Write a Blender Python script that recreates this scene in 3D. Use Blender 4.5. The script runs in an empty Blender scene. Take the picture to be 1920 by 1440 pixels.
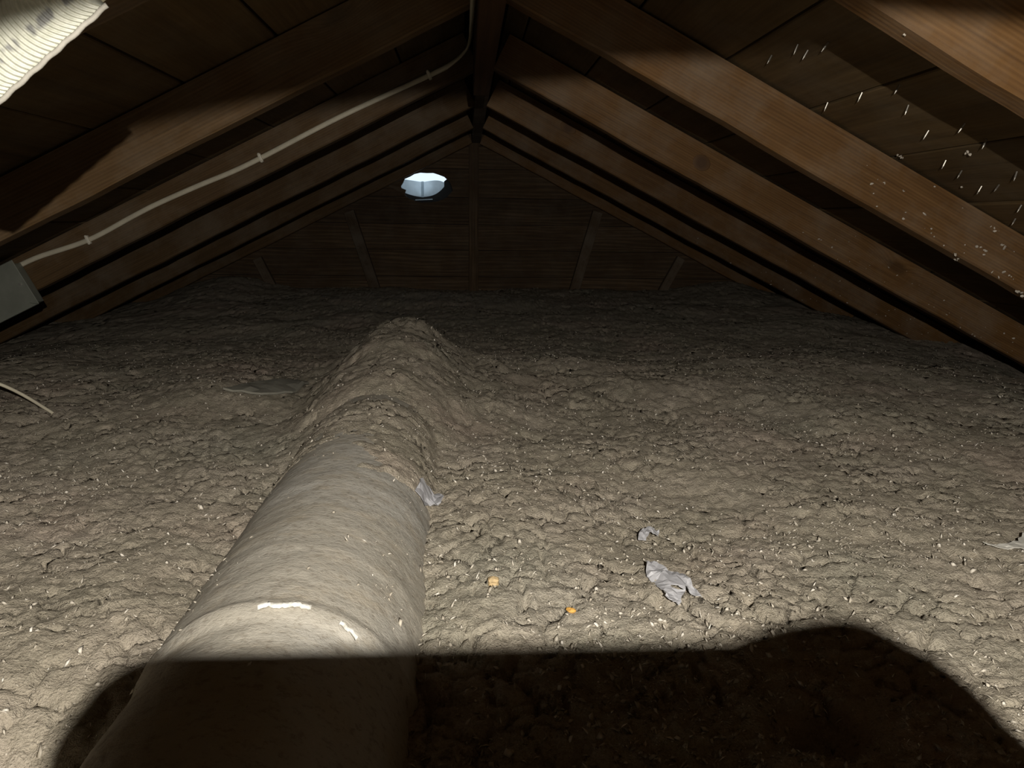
import bpy, bmesh, math, random
import numpy as np
from mathutils import Matrix, Vector

S = bpy.context.scene
COL = S.collection
Z0 = 0.65                                     # camera height above the attic's ceiling joists

# ------------------------------------------------------------------ camera
cam = bpy.data.objects.new('camera', bpy.data.cameras.new('camera'))
COL.objects.link(cam)
cam.data.sensor_width = 36.0
cam.data.lens = 27.04
cam.data.clip_start = 0.004
fw = Vector((0.0606, 0.9769, -0.2048)).normalized()
rt = Vector((0.9982, -0.0590, 0.0138)).normalized()
up = rt.cross(fw).normalized()
rt = fw.cross(up).normalized()
cam.matrix_world = Matrix(((rt.x, up.x, -fw.x, -0.0496), (rt.y, up.y, -fw.y, 0.0),
                           (rt.z, up.z, -fw.z, Z0), (0, 0, 0, 1)))
S.camera = cam

# ------------------------------------------------------------------ world, head lamp, exposure
W = bpy.data.worlds.new('daylight')
S.world = W
W.use_nodes = True
W.node_tree.nodes['Background'].inputs[0].default_value = (0.72, 0.87, 1.0, 1)
W.node_tree.nodes['Background'].inputs[1].default_value = 1.2
LAMP = Vector((0.0, -0.15, Z0 + 0.087))
LAMP_DIR = Vector((0.1027, 0.4638, -0.8799))
lamp = bpy.data.lights.new('head_lamp_light', 'SPOT')
lamp.energy = 12.0
lamp.color = (1.0, 0.945, 0.85)
lamp.spot_size = math.radians(138.6)
lamp.spot_blend = 0.035
lamp.shadow_soft_size = 0.0022
lo = bpy.data.objects.new('head_lamp_light', lamp)
COL.objects.link(lo)
lo.location = LAMP
lo.rotation_euler = LAMP_DIR.to_track_quat('-Z', 'Y').to_euler()
# beam pattern of the lamp: a soft flood with a stronger throw forward
lamp.use_nodes = True
nt = lamp.node_tree
em = nt.nodes['Emission']
tc = nt.nodes.new('ShaderNodeTexCoord')
vt = nt.nodes.new('ShaderNodeVectorTransform')
vt.vector_type = 'VECTOR'; vt.convert_from = 'OBJECT'; vt.convert_to = 'WORLD'
I_UP, I_DOWN = 3.5, 5.1                      # dim towards the roof, strong towards the floor
sx = nt.nodes.new('ShaderNodeSeparateXYZ')
nt.links.new(tc.outputs['Normal'], vt.inputs['Vector'])
nt.links.new(vt.outputs['Vector'], sx.inputs[0])
mr = nt.nodes.new('ShaderNodeMapRange'); mr.interpolation_type = 'SMOOTHSTEP'
mr.inputs['From Min'].default_value = 0.02; mr.inputs['From Max'].default_value = -0.34
mr.inputs['To Min'].default_value = I_UP; mr.inputs['To Max'].default_value = I_DOWN
nt.links.new(sx.outputs['Z'], mr.inputs['Value'])
m2 = nt.nodes.new('ShaderNodeMapRange'); m2.interpolation_type = 'SMOOTHSTEP'
m2.inputs['From Min'].default_value = -0.30; m2.inputs['From Max'].default_value = -0.80
m2.inputs['To Min'].default_value = 1.0; m2.inputs['To Max'].default_value = 0.62
nt.links.new(sx.outputs['Z'], m2.inputs['Value'])
mu = nt.nodes.new('ShaderNodeMath'); mu.operation = 'MULTIPLY'
nt.links.new(mr.outputs['Result'], mu.inputs[0]); nt.links.new(m2.outputs['Result'], mu.inputs[1])
nt.links.new(mu.outputs[0], em.inputs['Strength'])
# weak fill light added at the lamp to brighten the ribbed band
fill_light = bpy.data.lights.new('band_fill_light', 'POINT')
fill_light.energy = 0.22; fill_light.color = (1.0, 0.95, 0.84); fill_light.shadow_soft_size = 0.004
so = bpy.data.objects.new('band_fill_light', fill_light); COL.objects.link(so)
so.location = LAMP

S.view_settings.view_transform = 'Standard'
S.view_settings.look = 'None'
S.view_settings.gamma = 1.0
S.view_settings.use_curve_mapping = False
S.view_settings.exposure = 0.0

rng = np.random.default_rng(7)
random.seed(5)

# ------------------------------------------------------------------ helpers
def link(o, parent=None):
    COL.objects.link(o)
    if parent is not None:
        o.parent = parent
    return o

def mesh_obj(name, verts, faces, mat=None, parent=None, smooth=False):
    me = bpy.data.meshes.new(name)
    me.from_pydata([tuple(v) for v in verts], [], faces)
    me.update()
    if smooth:
        me.polygons.foreach_set('use_smooth', [True] * len(me.polygons))
    if mat:
        me.materials.append(mat)
    return link(bpy.data.objects.new(name, me), parent)

def bm_obj(name, bm, mat=None, parent=None, smooth=False):
    bmesh.ops.recalc_face_normals(bm, faces=bm.faces)
    me = bpy.data.meshes.new(name)
    bm.to_mesh(me); bm.free()
    if smooth:
        me.polygons.foreach_set('use_smooth', [True] * len(me.polygons))
    if mat:
        me.materials.append(mat)
    return link(bpy.data.objects.new(name, me), parent)

def empty(name, loc=(0, 0, 0)):
    o = bpy.data.objects.new(name, None)
    o.location = loc
    return link(o)

def tag(o, label=None, cat=None, group=None, kind=None):
    for k, v in (('label', label), ('category', cat), ('group', group), ('kind', kind)):
        if v:
            o[k] = v
    return o

def box_bm(sx, sy, sz, bev=0.0, seg=1, bm=None, mat=None):
    b = bm or bmesh.new()
    r = bmesh.ops.create_cube(b, size=1.0)
    vs = r['verts']
    bmesh.ops.scale(b, vec=(sx, sy, sz), verts=vs)
    if bev > 0:
        es = list({e for v in vs for e in v.link_edges})
        r2 = bmesh.ops.bevel(b, geom=es, offset=bev, segments=seg, affect='EDGES', profile=0.7)
        vs = [v for v in b.verts if v.is_valid]
    if mat is not None:
        bmesh.ops.transform(b, matrix=mat, verts=vs)
    return b

def prism(poly, y0, y1):
    """a polygon in x,z thickened from y0 to y1"""
    b = bmesh.new()
    a = [b.verts.new((p[0], y0, p[1])) for p in poly]
    c = [b.verts.new((p[0], y1, p[1])) for p in poly]
    b.faces.new(a); b.faces.new(c[::-1])
    n = len(poly)
    for i in range(n):
        b.faces.new((a[i], c[i], c[(i + 1) % n], a[(i + 1) % n]))
    return b

def tube_bm(pts, rad, seg=8, bm=None, flat=1.0, upv=None):
    b = bm or bmesh.new()
    pts = [Vector(p) for p in pts]
    rads = rad if hasattr(rad, '__len__') else [rad] * len(pts)
    prev = None
    ref = Vector(upv) if upv else Vector((0.31, 0.2, 0.93))
    for i, p in enumerate(pts):
        t = (pts[min(i + 1, len(pts) - 1)] - pts[max(i - 1, 0)]).normalized()
        s = t.cross(ref).normalized(); u = s.cross(t)
        ring = [b.verts.new(p + (s * math.cos(a) * flat + u * math.sin(a)) * rads[i])
                for a in (2 * math.pi * k / seg for k in range(seg))]
        if prev:
            for k in range(seg):
                b.faces.new((prev[k], prev[(k + 1) % seg], ring[(k + 1) % seg], ring[k]))
        else:
            b.faces.new(ring[::-1])
        prev = ring
    b.faces.new(prev)
    return b

def spline(ctrl, n=12):
    c = [Vector(p) for p in ctrl]
    c = [2 * c[0] - c[1]] + c + [2 * c[-1] - c[-2]]
    out = []
    for i in range(1, len(c) - 2):
        for k in range(n):
            t = k / n
            out.append(0.5 * ((2 * c[i]) + (c[i + 1] - c[i - 1]) * t + (2 * c[i - 1] - 5 * c[i] + 4 * c[i + 1] - c[i + 2]) * t * t
                              + (3 * c[i] - c[i - 1] - 3 * c[i + 1] + c[i + 2]) * t ** 3))
    out.append(c[-2])
    return out

# ------------------------------------------------------------------ numpy noise
def _lat(seed):
    return np.random.default_rng(seed).random((256, 256))
def vnoise(x, y, seed=0):
    T = _lat(seed)
    xi = np.floor(x).astype(int); yi = np.floor(y).astype(int)
    fx = x - xi; fy = y - yi
    fx = fx * fx * fx * (fx * (fx * 6 - 15) + 10); fy = fy * fy * fy * (fy * (fy * 6 - 15) + 10)
    a = T[xi & 255, yi & 255]; b = T[(xi + 1) & 255, yi & 255]
    c = T[xi & 255, (yi + 1) & 255]; d = T[(xi + 1) & 255, (yi + 1) & 255]
    return (a * (1 - fx) + b * fx) * (1 - fy) + (c * (1 - fx) + d * fx) * fy - 0.5
def fbm(x, y, seed=0, oct=4):
    s = 0; a = 1.0
    for i in range(oct):
        s = s + a * vnoise(x * 2 ** i + 17.3 * i, y * 2 ** i + 5.1 * i, seed + i)
        a *= 0.5
    return s
def worley(x, y, seed=0):
    JX = _lat(seed + 91); JY = _lat(seed + 92)
    xi = np.floor(x).astype(int); yi = np.floor(y).astype(int)
    f1 = np.full(x.shape, 9.0); f2 = np.full(x.shape, 9.0)
    for dx in (-1, 0, 1):
        for dy in (-1, 0, 1):
            cx = xi + dx; cy = yi + dy
            d = np.hypot(cx + JX[cx & 255, cy & 255] - x, cy + JY[cx & 255, cy & 255] - y)
            f2 = np.minimum(f2, np.maximum(f1, d)); f1 = np.minimum(f1, d)
    return f1, f2
def sstep(a, b, v):
    t = np.clip((v - a) / (b - a), 0, 1)
    return t * t * (3 - 2 * t)

# ------------------------------------------------------------------ materials
class N:
    def __init__(s, name):
        s.m = bpy.data.materials.new(name); s.m.use_nodes = True
        s.t = s.m.node_tree
        s.b = s.t.nodes['Principled BSDF']
    def n(s, typ, **kw):
        x = s.t.nodes.new(typ)
        for k, v in kw.items():
            if isinstance(k, str) and k.startswith('i_'):
                x.inputs[k[2:].replace('_', ' ')].default_value = v
            else:
                setattr(x, k, v)
        return x
    def l(s, a, b):
        s.t.links.new(a, b)
    def noise(s, vec, scale, detail=4, rough=0.55, dist=0.0):
        x = s.n('ShaderNodeTexNoise')
        x.inputs['Scale'].default_value = scale; x.inputs['Detail'].default_value = detail
        x.inputs['Roughness'].default_value = rough; x.inputs['Distortion'].default_value = dist
        if vec is not None: s.l(vec, x.inputs['Vector'])
        return x.outputs['Fac']
    def ramp(s, fac, stops):
        x = s.n('ShaderNodeValToRGB')
        e = x.color_ramp.elements
        while len(e) < len(stops): e.new(0.5)
        for q, (p, c) in zip(e, stops):
            q.position = p; q.color = (*c, 1) if len(c) == 3 else c
        s.l(fac, x.inputs['Fac'])
        return x.outputs['Color']
    def mapr(s, v, a, b, c, d):
        x = s.n('ShaderNodeMapRange')
        for k, q in zip(('From Min', 'From Max', 'To Min', 'To Max'), (a, b, c, d)):
            x.inputs[k].default_value = q
        s.l(v, x.inputs['Value'])
        return x.outputs['Result']
    def mix(s, fac, a, b, mode='MIX'):
        x = s.n('ShaderNodeMix', data_type='RGBA', blend_type=mode)
        for i, v in ((0, fac), (6, a), (7, b)):
            if hasattr(v, 'is_linked') or hasattr(v, 'links'):
                s.l(v, x.inputs[i])
            else:
                x.inputs[i].default_value = v if i == 0 else (*v, 1)
        return x.outputs[2]
    def math(s, op, a, b=0.0):
        x = s.n('ShaderNodeMath', operation=op)
        for i, v in ((0, a), (1, b)):
            if hasattr(v, 'links'): s.l(v, x.inputs[i])
            else: x.inputs[i].default_value = v
        return x.outputs[0]
    def bump(s, h, strength, dist):
        x = s.n('ShaderNodeBump')
        x.inputs['Strength'].default_value = strength; x.inputs['Distance'].default_value = dist
        s.l(h, x.inputs['Height']); s.l(x.outputs['Normal'], s.b.inputs['Normal'])
    def mapping(s, vec, scale=(1, 1, 1), loc=None):
        x = s.n('ShaderNodeMapping')
        x.inputs['Scale'].default_value = scale
        s.l(vec, x.inputs['Vector'])
        if loc is not None: s.l(loc, x.inputs['Location'])
        return x.outputs['Vector']

def wood(name, c1, c2, c3, grain=1.0, knots=True, rough=0.75, dusty=0.0):
    """sawn softwood, grain along local X"""
    m = N(name)
    tc = m.n('ShaderNodeTexCoord').outputs['Object']
    oi = m.n('ShaderNodeObjectInfo')
    off = m.n('ShaderNodeCombineXYZ')
    r7 = m.math('MULTIPLY', oi.outputs['Random'], 37.0)
    m.l(r7, off.inputs[0]); m.l(r7, off.inputs[1]); m.l(m.math('MULTIPLY', r7, 1.7), off.inputs[2])
    v = m.n('ShaderNodeVectorMath', operation='ADD')
    m.l(tc, v.inputs[0]); m.l(off.outputs[0], v.inputs[1])
    vec = v.outputs[0]
    # knots: sparse cells in a plane stretched along the board
    kv = m.mapping(vec, (1.35, 3.2, 3.2))
    vo = m.n('ShaderNodeTexVoronoi'); vo.inputs['Scale'].default_value = 1.6
    m.l(kv, vo.inputs['Vector'])
    kd = vo.outputs['Distance']
    gate = m.n('ShaderNodeSeparateColor'); m.l(vo.outputs['Color'], gate.inputs[0])
    gt = m.math('GREATER_THAN', gate.outputs[0], 0.62)
    near = m.math('MULTIPLY', gt, m.mapr(kd, 0.05, 0.30, 1.0, 0.0))
    # growth lines bend round the knots
    warp = m.noise(m.mapping(vec, (0.9, 5, 5)), 1.0, 2)
    gl = m.n('ShaderNodeSeparateXYZ'); m.l(vec, gl.inputs[0])
    s = m.math('ADD', m.math('MULTIPLY', gl.outputs[2], 1.0), m.math('MULTIPLY', gl.outputs[1], 0.55))
    s = m.math('ADD', m.math('MULTIPLY', s, 1150.0 * grain), m.math('MULTIPLY', warp, 34.0))
    s = m.math('ADD', s, m.math('MULTIPLY', m.math('POWER', near, 2.0), 26.0 if knots else 0.0))
    lines = m.math('MULTIPLY', m.math('ADD', m.math('SINE', s), 1.0), 0.5)
    fine = m.noise(m.mapping(vec, (6, 160, 160)), 1.0, 3, 0.6)
    blot = m.noise(m.mapping(vec, (1.6, 7, 7)), 1.0, 4, 0.6)
    g = m.math('ADD', m.math('MULTIPLY', lines, 0.10), m.math('ADD', m.math('MULTIPLY', fine, 0.46), m.math('MULTIPLY', blot, 0.40)))
    col = m.ramp(g, [(0.28, c1), (0.5, c2), (0.72, c3)])
    if knots:
        kn = m.math('MULTIPLY', gt, m.mapr(kd, 0.045, 0.085, 0.5, 0.0))
        col = m.mix(kn, col, tuple(0.45 * q for q in c1))
    hs = m.n('ShaderNodeHueSaturation')
    m.l(m.mapr(oi.outputs['Random'], 0, 1, 0.82, 1.15), hs.inputs['Value'])
    m.l(col, hs.inputs['Color'])
    col = hs.outputs['Color']
    if dusty:
        d = m.mapr(m.noise(tc, 9.0, 6, 0.65), 0.42, 0.72, 0.0, dusty)
        col = m.mix(d, col, (0.30, 0.27, 0.22))
    m.l(col, m.b.inputs['Base Color'])
    m.b.inputs['Roughness'].default_value = rough
    m.b.inputs['Specular IOR Level'].default_value = 0.25
    m.bump(m.math('ADD', m.math('MULTIPLY', lines, 0.15), fine), 0.35, 0.0012)
    return m.m

def plain(name, c, rough=0.6, metal=0.0, var=0.12, scale=60, bump=0.0, spec=0.4):
    m = N(name)
    tc = m.n('ShaderNodeTexCoord').outputs['Object']
    f = m.noise(tc, scale, 5, 0.6)
    lo_ = tuple(q * (1 - var) for q in c); hi = tuple(min(1, q * (1 + var)) for q in c)
    m.l(m.ramp(f, [(0.3, lo_), (0.7, hi)]), m.b.inputs['Base Color'])
    m.b.inputs['Roughness'].default_value = rough
    m.b.inputs['Metallic'].default_value = metal
    m.b.inputs['Specular IOR Level'].default_value = spec
    if bump: m.bump(f, bump, 0.002)
    return m.m

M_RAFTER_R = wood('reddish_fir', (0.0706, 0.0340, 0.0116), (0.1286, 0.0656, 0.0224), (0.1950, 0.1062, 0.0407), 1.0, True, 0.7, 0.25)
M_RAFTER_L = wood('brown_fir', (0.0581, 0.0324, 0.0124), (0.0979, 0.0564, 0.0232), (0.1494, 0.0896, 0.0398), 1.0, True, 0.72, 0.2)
M_DECK = wood('dark_sheathing', (0.0619, 0.0376, 0.0143), (0.1061, 0.0663, 0.0265), (0.1547, 0.0994, 0.0420), 0.13, True, 0.8, 0.12)
M_WALL = wood('gable_boards_wood', (0.0405, 0.0234, 0.0117), (0.0738, 0.0441, 0.0216), (0.1800, 0.1170, 0.0630), 0.3, True, 0.75, 0.1)
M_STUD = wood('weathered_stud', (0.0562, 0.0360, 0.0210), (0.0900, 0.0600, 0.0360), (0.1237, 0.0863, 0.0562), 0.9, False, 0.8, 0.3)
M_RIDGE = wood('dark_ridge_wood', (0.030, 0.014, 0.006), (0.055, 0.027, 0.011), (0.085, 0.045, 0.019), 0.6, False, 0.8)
M_FELT = plain('roofing_felt', (0.012, 0.011, 0.010), 0.95)
M_GYPSUM = plain('gypsum_board', (0.5, 0.48, 0.44), 0.9)
M_STEEL = plain('nail_steel', (0.50, 0.47, 0.42), 0.42, 0.9)
M_CABLE = plain('cable_sheath', (0.54, 0.495, 0.385), 0.55, 0.0, 0.1, 30)
M_CLIP = plain('clip_plastic', (0.66, 0.62, 0.52), 0.5)
M_BOXM = plain('galvanised_plate', (0.22, 0.23, 0.195), 0.5, 0.25, 0.12, 25, 0.1)
M_SCREW = plain('screw_head', (0.75, 0.73, 0.68), 0.3, 0.8)
M_SCRAP = plain('torn_plastic', (0.45, 0.45, 0.475), 0.45, 0.0, 0.12, 90, 0.3)
M_STRIP = plain('pale_paper', (0.50, 0.485, 0.44), 0.7, 0.0, 0.08, 50)
M_TAPE_GLINT = plain('tape_highlight_pale', (0.60, 0.585, 0.54), 0.3, 0.0, 0.3, 160, 0.3)
def mat_hood():
    m = N('white_translucent_plastic')
    tc = m.n('ShaderNodeTexCoord').outputs['Object']
    col = m.ramp(m.noise(tc, 30, 4), [(0.3, (0.74, 0.78, 0.80)), (0.7, (0.86, 0.90, 0.92))])
    m.l(col, m.b.inputs['Base Color'])
    tr = m.n('ShaderNodeBsdfTranslucent'); m.l(col, tr.inputs['Color'])
    mx = m.n('ShaderNodeMixShader'); mx.inputs[0].default_value = 0.72
    m.l(m.b.outputs[0], mx.inputs[1]); m.l(tr.outputs[0], mx.inputs[2])
    m.l(mx.outputs[0], m.t.nodes['Material Output'].inputs['Surface'])
    return m.m
M_HOOD = mat_hood()
M_DARK = plain('dark_backing', (0.02, 0.02, 0.02), 0.8)
M_PHONE = plain('phone_glass', (0.02, 0.02, 0.025), 0.15)
M_PHONER = plain('phone_frame_metal', (0.35, 0.35, 0.36), 0.3, 0.9)
M_GLOVE = plain('grey_glove', (0.16, 0.15, 0.14), 0.85, 0.0, 0.2, 200, 0.4)
M_SLEEVE = plain('dark_sleeve', (0.05, 0.05, 0.06), 0.9, 0.0, 0.2, 120, 0.3)

def mat_insulation():
    m = N('loose_fill')
    tc = m.n('ShaderNodeTexCoord').outputs['Object']
    a = m.noise(tc, 7.0, 5, 0.6)
    col = m.ramp(a, [(0.28, (0.375, 0.338, 0.262)), (0.5, (0.445, 0.392, 0.310)), (0.70, (0.515, 0.448, 0.370))])
    pk = m.mapr(m.noise(tc, 3.1, 4, 0.6), 0.52, 0.70, 0.0, 0.5)
    col = m.mix(pk, col, (0.53, 0.405, 0.340))
    gr = m.mapr(m.noise(tc, 2.3, 3, 0.6), 0.55, 0.72, 0.0, 0.45)
    col = m.mix(gr, col, (0.365, 0.365, 0.300))
    f = m.noise(tc, 150.0, 5, 0.75)
    col = m.mix(m.mapr(f, 0.32, 0.46, 0.8, 0.0), col, (0.21, 0.18, 0.135))
    col = m.mix(m.mapr(f, 0.60, 0.74, 0.0, 0.7), col, (0.68, 0.61, 0.50))
    g = m.noise(tc, 520.0, 2, 0.6)
    col = m.mix(m.mapr(g, 0.35, 0.65, 0.35, 0.0), col, (0.24, 0.205, 0.155))
    m.l(col, m.b.inputs['Base Color'])
    m.b.inputs['Roughness'].default_value = 0.95
    m.b.inputs['Specular IOR Level'].default_value = 0.15
    m.bump(m.math('ADD', f, m.math('MULTIPLY', g, 0.4)), 0.9, 0.006)
    return m.m
M_INS = mat_insulation()

def mat_duct():
    m = N('dusty_duct_wrap')
    tc = m.n('ShaderNodeTexCoord').outputs['Object']
    a = m.noise(tc, 5.0, 5, 0.6)
    col = m.ramp(a, [(0.3, (0.345, 0.315, 0.260)), (0.52, (0.405, 0.375, 0.320)), (0.72, (0.445, 0.425, 0.385))])
    md = m.mapr(m.noise(m.mapping(tc, (1, 1.6, 1)), 26.0, 6, 0.7), 0.50, 0.66, 0.0, 0.6)
    col = m.mix(md, col, (0.40, 0.345, 0.265))
    f = m.noise(m.mapping(tc, (1, 1.3, 1)), 120.0, 5, 0.75)
    col = m.mix(m.mapr(f, 0.36, 0.48, 0.6, 0.0), col, (0.22, 0.19, 0.15))
    col = m.mix(m.mapr(f, 0.6, 0.75, 0.0, 0.4), col, (0.62, 0.57, 0.49))
    m.l(col, m.b.inputs['Base Color'])
    m.b.inputs['Roughness'].default_value = 0.82
    m.b.inputs['Specular IOR Level'].default_value = 0.25
    m.bump(f, 0.55, 0.003)
    return m.m
M_DUCT = mat_duct()

# ------------------------------------------------------------------ frame of the attic
TAN = 0.498; ANG = math.atan(TAN); CO = math.cos(ANG); SI = math.sin(ANG)
RZ = Z0 + 0.3771                 # rafter undersides meet here over the ridge
DEP = 0.089                      # depth of the rafters
D1, SP = 1.3809, 0.61
XE = 2.12                        # eaves
GY = 3.87                        # gable boards' inner face
YB = -1.30                       # back of what is built

fl = bm_obj('floor', box_bm(2 * XE + 0.3, GY - YB + 0.3, 0.02, mat=Matrix.Translation((0, (GY + YB) / 2, -0.01))), M_GYPSUM)
tag(fl, kind='structure')

def slope_matrix(sg, s, y, off):
    """local X runs down the slope, Y along the ridge, Z out through the roof; s from the ridge, off above the rafter undersides"""
    ax = Vector((sg * CO, 0, -SI)); az = Vector((sg * SI, 0, CO))
    p = Vector((0, y, RZ)) + ax * s + az * off
    return p, ax, az

# --- roof sheathing: boards along the ridge direction
for sg, side in ((1, 'right'), (-1, 'left')):
    p, ax, az = slope_matrix(sg, XE / CO / 2, (GY + YB) / 2, DEP + 0.030)
    L = XE / CO + 0.12
    root = bm_obj('ceiling_' + side, box_bm(L, GY - YB + 0.3, 0.008), M_FELT)
    ay = Vector((0, 1, 0)) * 1.0
    rot = Matrix((ax, ay, az)).transposed() if sg > 0 else Matrix((-ax, ay, az)).transposed()
    root.matrix_world = Matrix.Translation(p) @ rot.to_4x4()
    tag(root, kind='structure')
    inv = root.matrix_world.inverted()
    bw = 0.1755
    s0 = 0.403 - 3 * bw if sg > 0 else 0.36 - 3 * bw
    k = 0
    shared = None
    while s0 + k * bw < XE / CO + 0.02:
        a = s0 + k * bw; k += 1
        lo_s = max(a, 0.0) + (0.0022 if a > 0 else 0.0)
        hi_s = a + bw - 0.0022
        if hi_s < 0.02: continue
        w = hi_s - lo_s
        if abs(w - (bw - 0.0044)) < 1e-6 and shared is not None:
            o = bpy.data.objects.new('sheathing_board', shared); COL.objects.link(o)
        else:
            # local X along the ridge (grain), local Y down the slope
            b = box_bm(GY - YB + 0.06, w, 0.020, 0.0018)
            o = bm_obj('sheathing_board', b, M_DECK)
            if abs(w - (bw - 0.0044)) < 1e-6: shared = o.data
        sink = random.uniform(0.0, 0.003)
        pc, _, _ = slope_matrix(sg, (lo_s + hi_s) / 2, (GY + YB) / 2 + 0.01, DEP + 0.0125 + sink)
        R = Matrix((Vector((0, 1, 0)), -ax if sg > 0 else ax, az)).transposed().to_4x4()
        if sg < 0: R = Matrix((Vector((0, 1, 0)), -ax, az)).transposed().to_4x4()
        if R.determinant() < 0:
            R = Matrix((Vector((0, 1, 0)), ax, az)).transposed().to_4x4()
        o.parent = root
        o.matrix_parent_inverse = Matrix.Identity(4)
        o.matrix_basis = inv @ (Matrix.Translation(pc) @ R)
        o['s_range'] = (a, a + bw)
    if sg > 0: CEIL_R, AX_R, AZ_R = root, ax.copy(), az.copy()

# --- gable wall at the far end, boards one by one round a hole
wall = empty('wall_back', (0, GY + 0.010, Z0)); tag(wall, kind='structure')
HX, HZ, HRX, HRZ = -0.238, 0.163, 0.124, 0.071       # hole, z relative to the camera
def roof_x(z):                                         # half width of the gable under the sheathing at height z
    return max(0.0, (0.3771 + DEP / CO + 0.004 - z) / TAN)
zz = [-0.545, -0.405, -0.266, -0.1345, -0.0099, HZ - 0.045, HZ + 0.09, 0.3613, 0.478]
def hole_arc(upper, zb):
    """points of the ragged hole edge above / below height zb, from left to right"""
    dz = (zb - HZ) / HRZ
    a0 = math.asin(max(-1, min(1, dz)))
    out = []
    n = 18
    for i in range(n + 1):
        t = i / n
        a = (math.pi - a0) + (a0 - (math.pi - a0)) * t if upper else (math.pi - a0) + ((2 * math.pi + a0) - (math.pi - a0)) * t
        j = 1 + random.uniform(-0.03, 0.03)
        out.append((HX + HRX * math.cos(a) * j, HZ + HRZ * math.sin(a) * j))
    out[0] = (HX - HRX * math.cos(a0), zb); out[-1] = (HX + HRX * math.cos(a0), zb)
    return out
for i in range(len(zz) - 1):
    a, b = zz[i] + 0.0012, zz[i + 1] - 0.0012
    polys = []
    xa, xb = roof_x(a), roof_x(b)
    hb, ht = HZ - HRZ, HZ + HRZ
    if a < hb < b < ht:                    # hole bites the top edge
        arc = hole_arc(False, b)           # left -> bottom -> right
        polys = [[(-xa, a), (xa, a), (xb, b)] + arc[::-1] + [(-xb, b)]]
    elif hb < a and ht < b and a < ht:     # hole bites the bottom edge
        arc = hole_arc(True, a)
        polys = [[(-xa, a)] + arc + [(xa, a), (xb, b), (-xb, b)]]
    else:
        polys = [[(-xa, a), (xa, a), (max(xb, 0.004), b), (-max(xb, 0.004), b)]]
    for poly in polys:
        bmx = prism(poly, -0.010, 0.010)
        o = bm_obj('gable_board', bmx, M_WALL, wall)
        o.location = (0, random.uniform(0.0, 0.005), 0)
        if i == 5:
            sp_ = prism([(-0.443, 0.178), (-0.345, 0.128), (-0.338, 0.150), (-0.37, 0.163)], -0.020, -0.0105)
            bm_obj('splinter', sp_, M_STUD, o)
        last = o
# backing paper outside the gable keeps daylight out of the board joints, open at the hole
n = 28
bmw = bmesh.new()
ring = [(HX + (HRX + .012) * math.cos(2 * math.pi * k / n), HZ + (HRZ + .012) * math.sin(2 * math.pi * k / n)) for k in range(n)]
outr = []
for k in range(n):
    c, s_ = math.cos(2 * math.pi * k / n), math.sin(2 * math.pi * k / n)
    outr.append((HX + c * 3.2, HZ + s_ * 3.2))
rv = [bmw.verts.new((x, 0.022, z)) for x, z in ring]; ov = [bmw.verts.new((x, 0.022, z)) for x, z in outr]
for k in range(n):
    bmw.faces.new((rv[k], rv[(k + 1) % n], ov[(k + 1) % n], ov[k]))
r = bmesh.ops.extrude_face_region(bmw, geom=list(bmw.faces))
bmesh.ops.translate(bmw, vec=(0, 0.012, 0), verts=[v for v in r['geom'] if isinstance(v, bmesh.types.BMVert)])
bm_obj('backing_paper', bmw, M_FELT, wall)

# unseen wall added behind the camera to keep sky light out
wf = bm_obj('wall_front_added', prism([(-XE - .1, 0), (XE + .1, 0), (XE + .1, 0.05), (0, RZ + .14), (-XE - .1, 0.05)], YB - 0.03, YB), M_WALL)
tag(wf, kind='structure')
for sg, side in ((1, 'right'), (-1, 'left')):
    o = bm_obj('wall_' + side, box_bm(0.03, GY - YB + 0.3, 0.22, mat=Matrix.Translation((sg * (XE + 0.06), (GY + YB) / 2, 0.09))), M_GYPSUM)
    tag(o, kind='structure')

# --- rafters: one thing each
def wavy_beam(L, w, d, seg, amp, seed, bev=0.003):
    """local X along, Y thickness w, Z depth d (0..d); slightly uneven sawn edges"""
    r = np.random.default_rng(seed)
    b = bmesh.new()
    prof = [(-w / 2 + bev, 0), (w / 2 - bev, 0), (w / 2, bev), (w / 2, d), (-w / 2, d), (-w / 2, bev)]
    prev = None
    ph = r.random(6) * 6.28
    for i in range(seg + 1):
        x = L * i / seg
        dy = amp * (math.sin(x * 1.7 + ph[0]) + 0.4 * math.sin(x * 5.1 + ph[1]))
        ez = amp * 0.6 * (math.sin(x * 9.0 + ph[2]) + math.sin(x * 23 + ph[3]) * 0.6 + r.normal() * 0.35)
        ring = [b.verts.new((x, p[0] + dy, p[1] + (ez if p[1] < d * 0.5 else 0))) for p in prof]
        if prev:
            for k in range(6):
                b.faces.new((prev[k], prev[(k + 1) % 6], ring[(k + 1) % 6], ring[k]))
        else:
            b.faces.new(ring[::-1])
        prev = ring
    b.faces.new(prev)
    return b

LAB = {
 (1, -1): 'nearest right rafter, its bright tan underside crossing the top right corner',
 (1, 0): 'broad orange brown rafter on the right with white fluff stuck to its lower end',
 (1, 1): 'right rafter with a round dark knot, just below the broad orange brown one',
 (1, 2): 'right rafter with fine straight grain whose lower end sinks into the insulation at the right',
 (1, 3): 'thin far right rafter, second from the gable wall',
 (1, 4): 'farthest right rafter, against the gable wall boards',
 (-1, -1): 'nearest left rafter, dark and mostly hidden behind the white ribbed band',
 (-1, 0): 'left rafter half in shadow, directly above the one carrying the white cable',
 (-1, 1): 'left rafter with the white cable clipped along its face',
 (-1, 2): 'left rafter directly below the one carrying the white cable',
 (-1, 3): 'left rafter third from the gable wall, bare and brown',
 (-1, 4): 'farthest left rafter, against the gable wall above the bright hole',
}
LAB[(-1, 3)] = 'bare brown left rafter, next to the farthest one by the gable wall'
RAFT = {}
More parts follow.
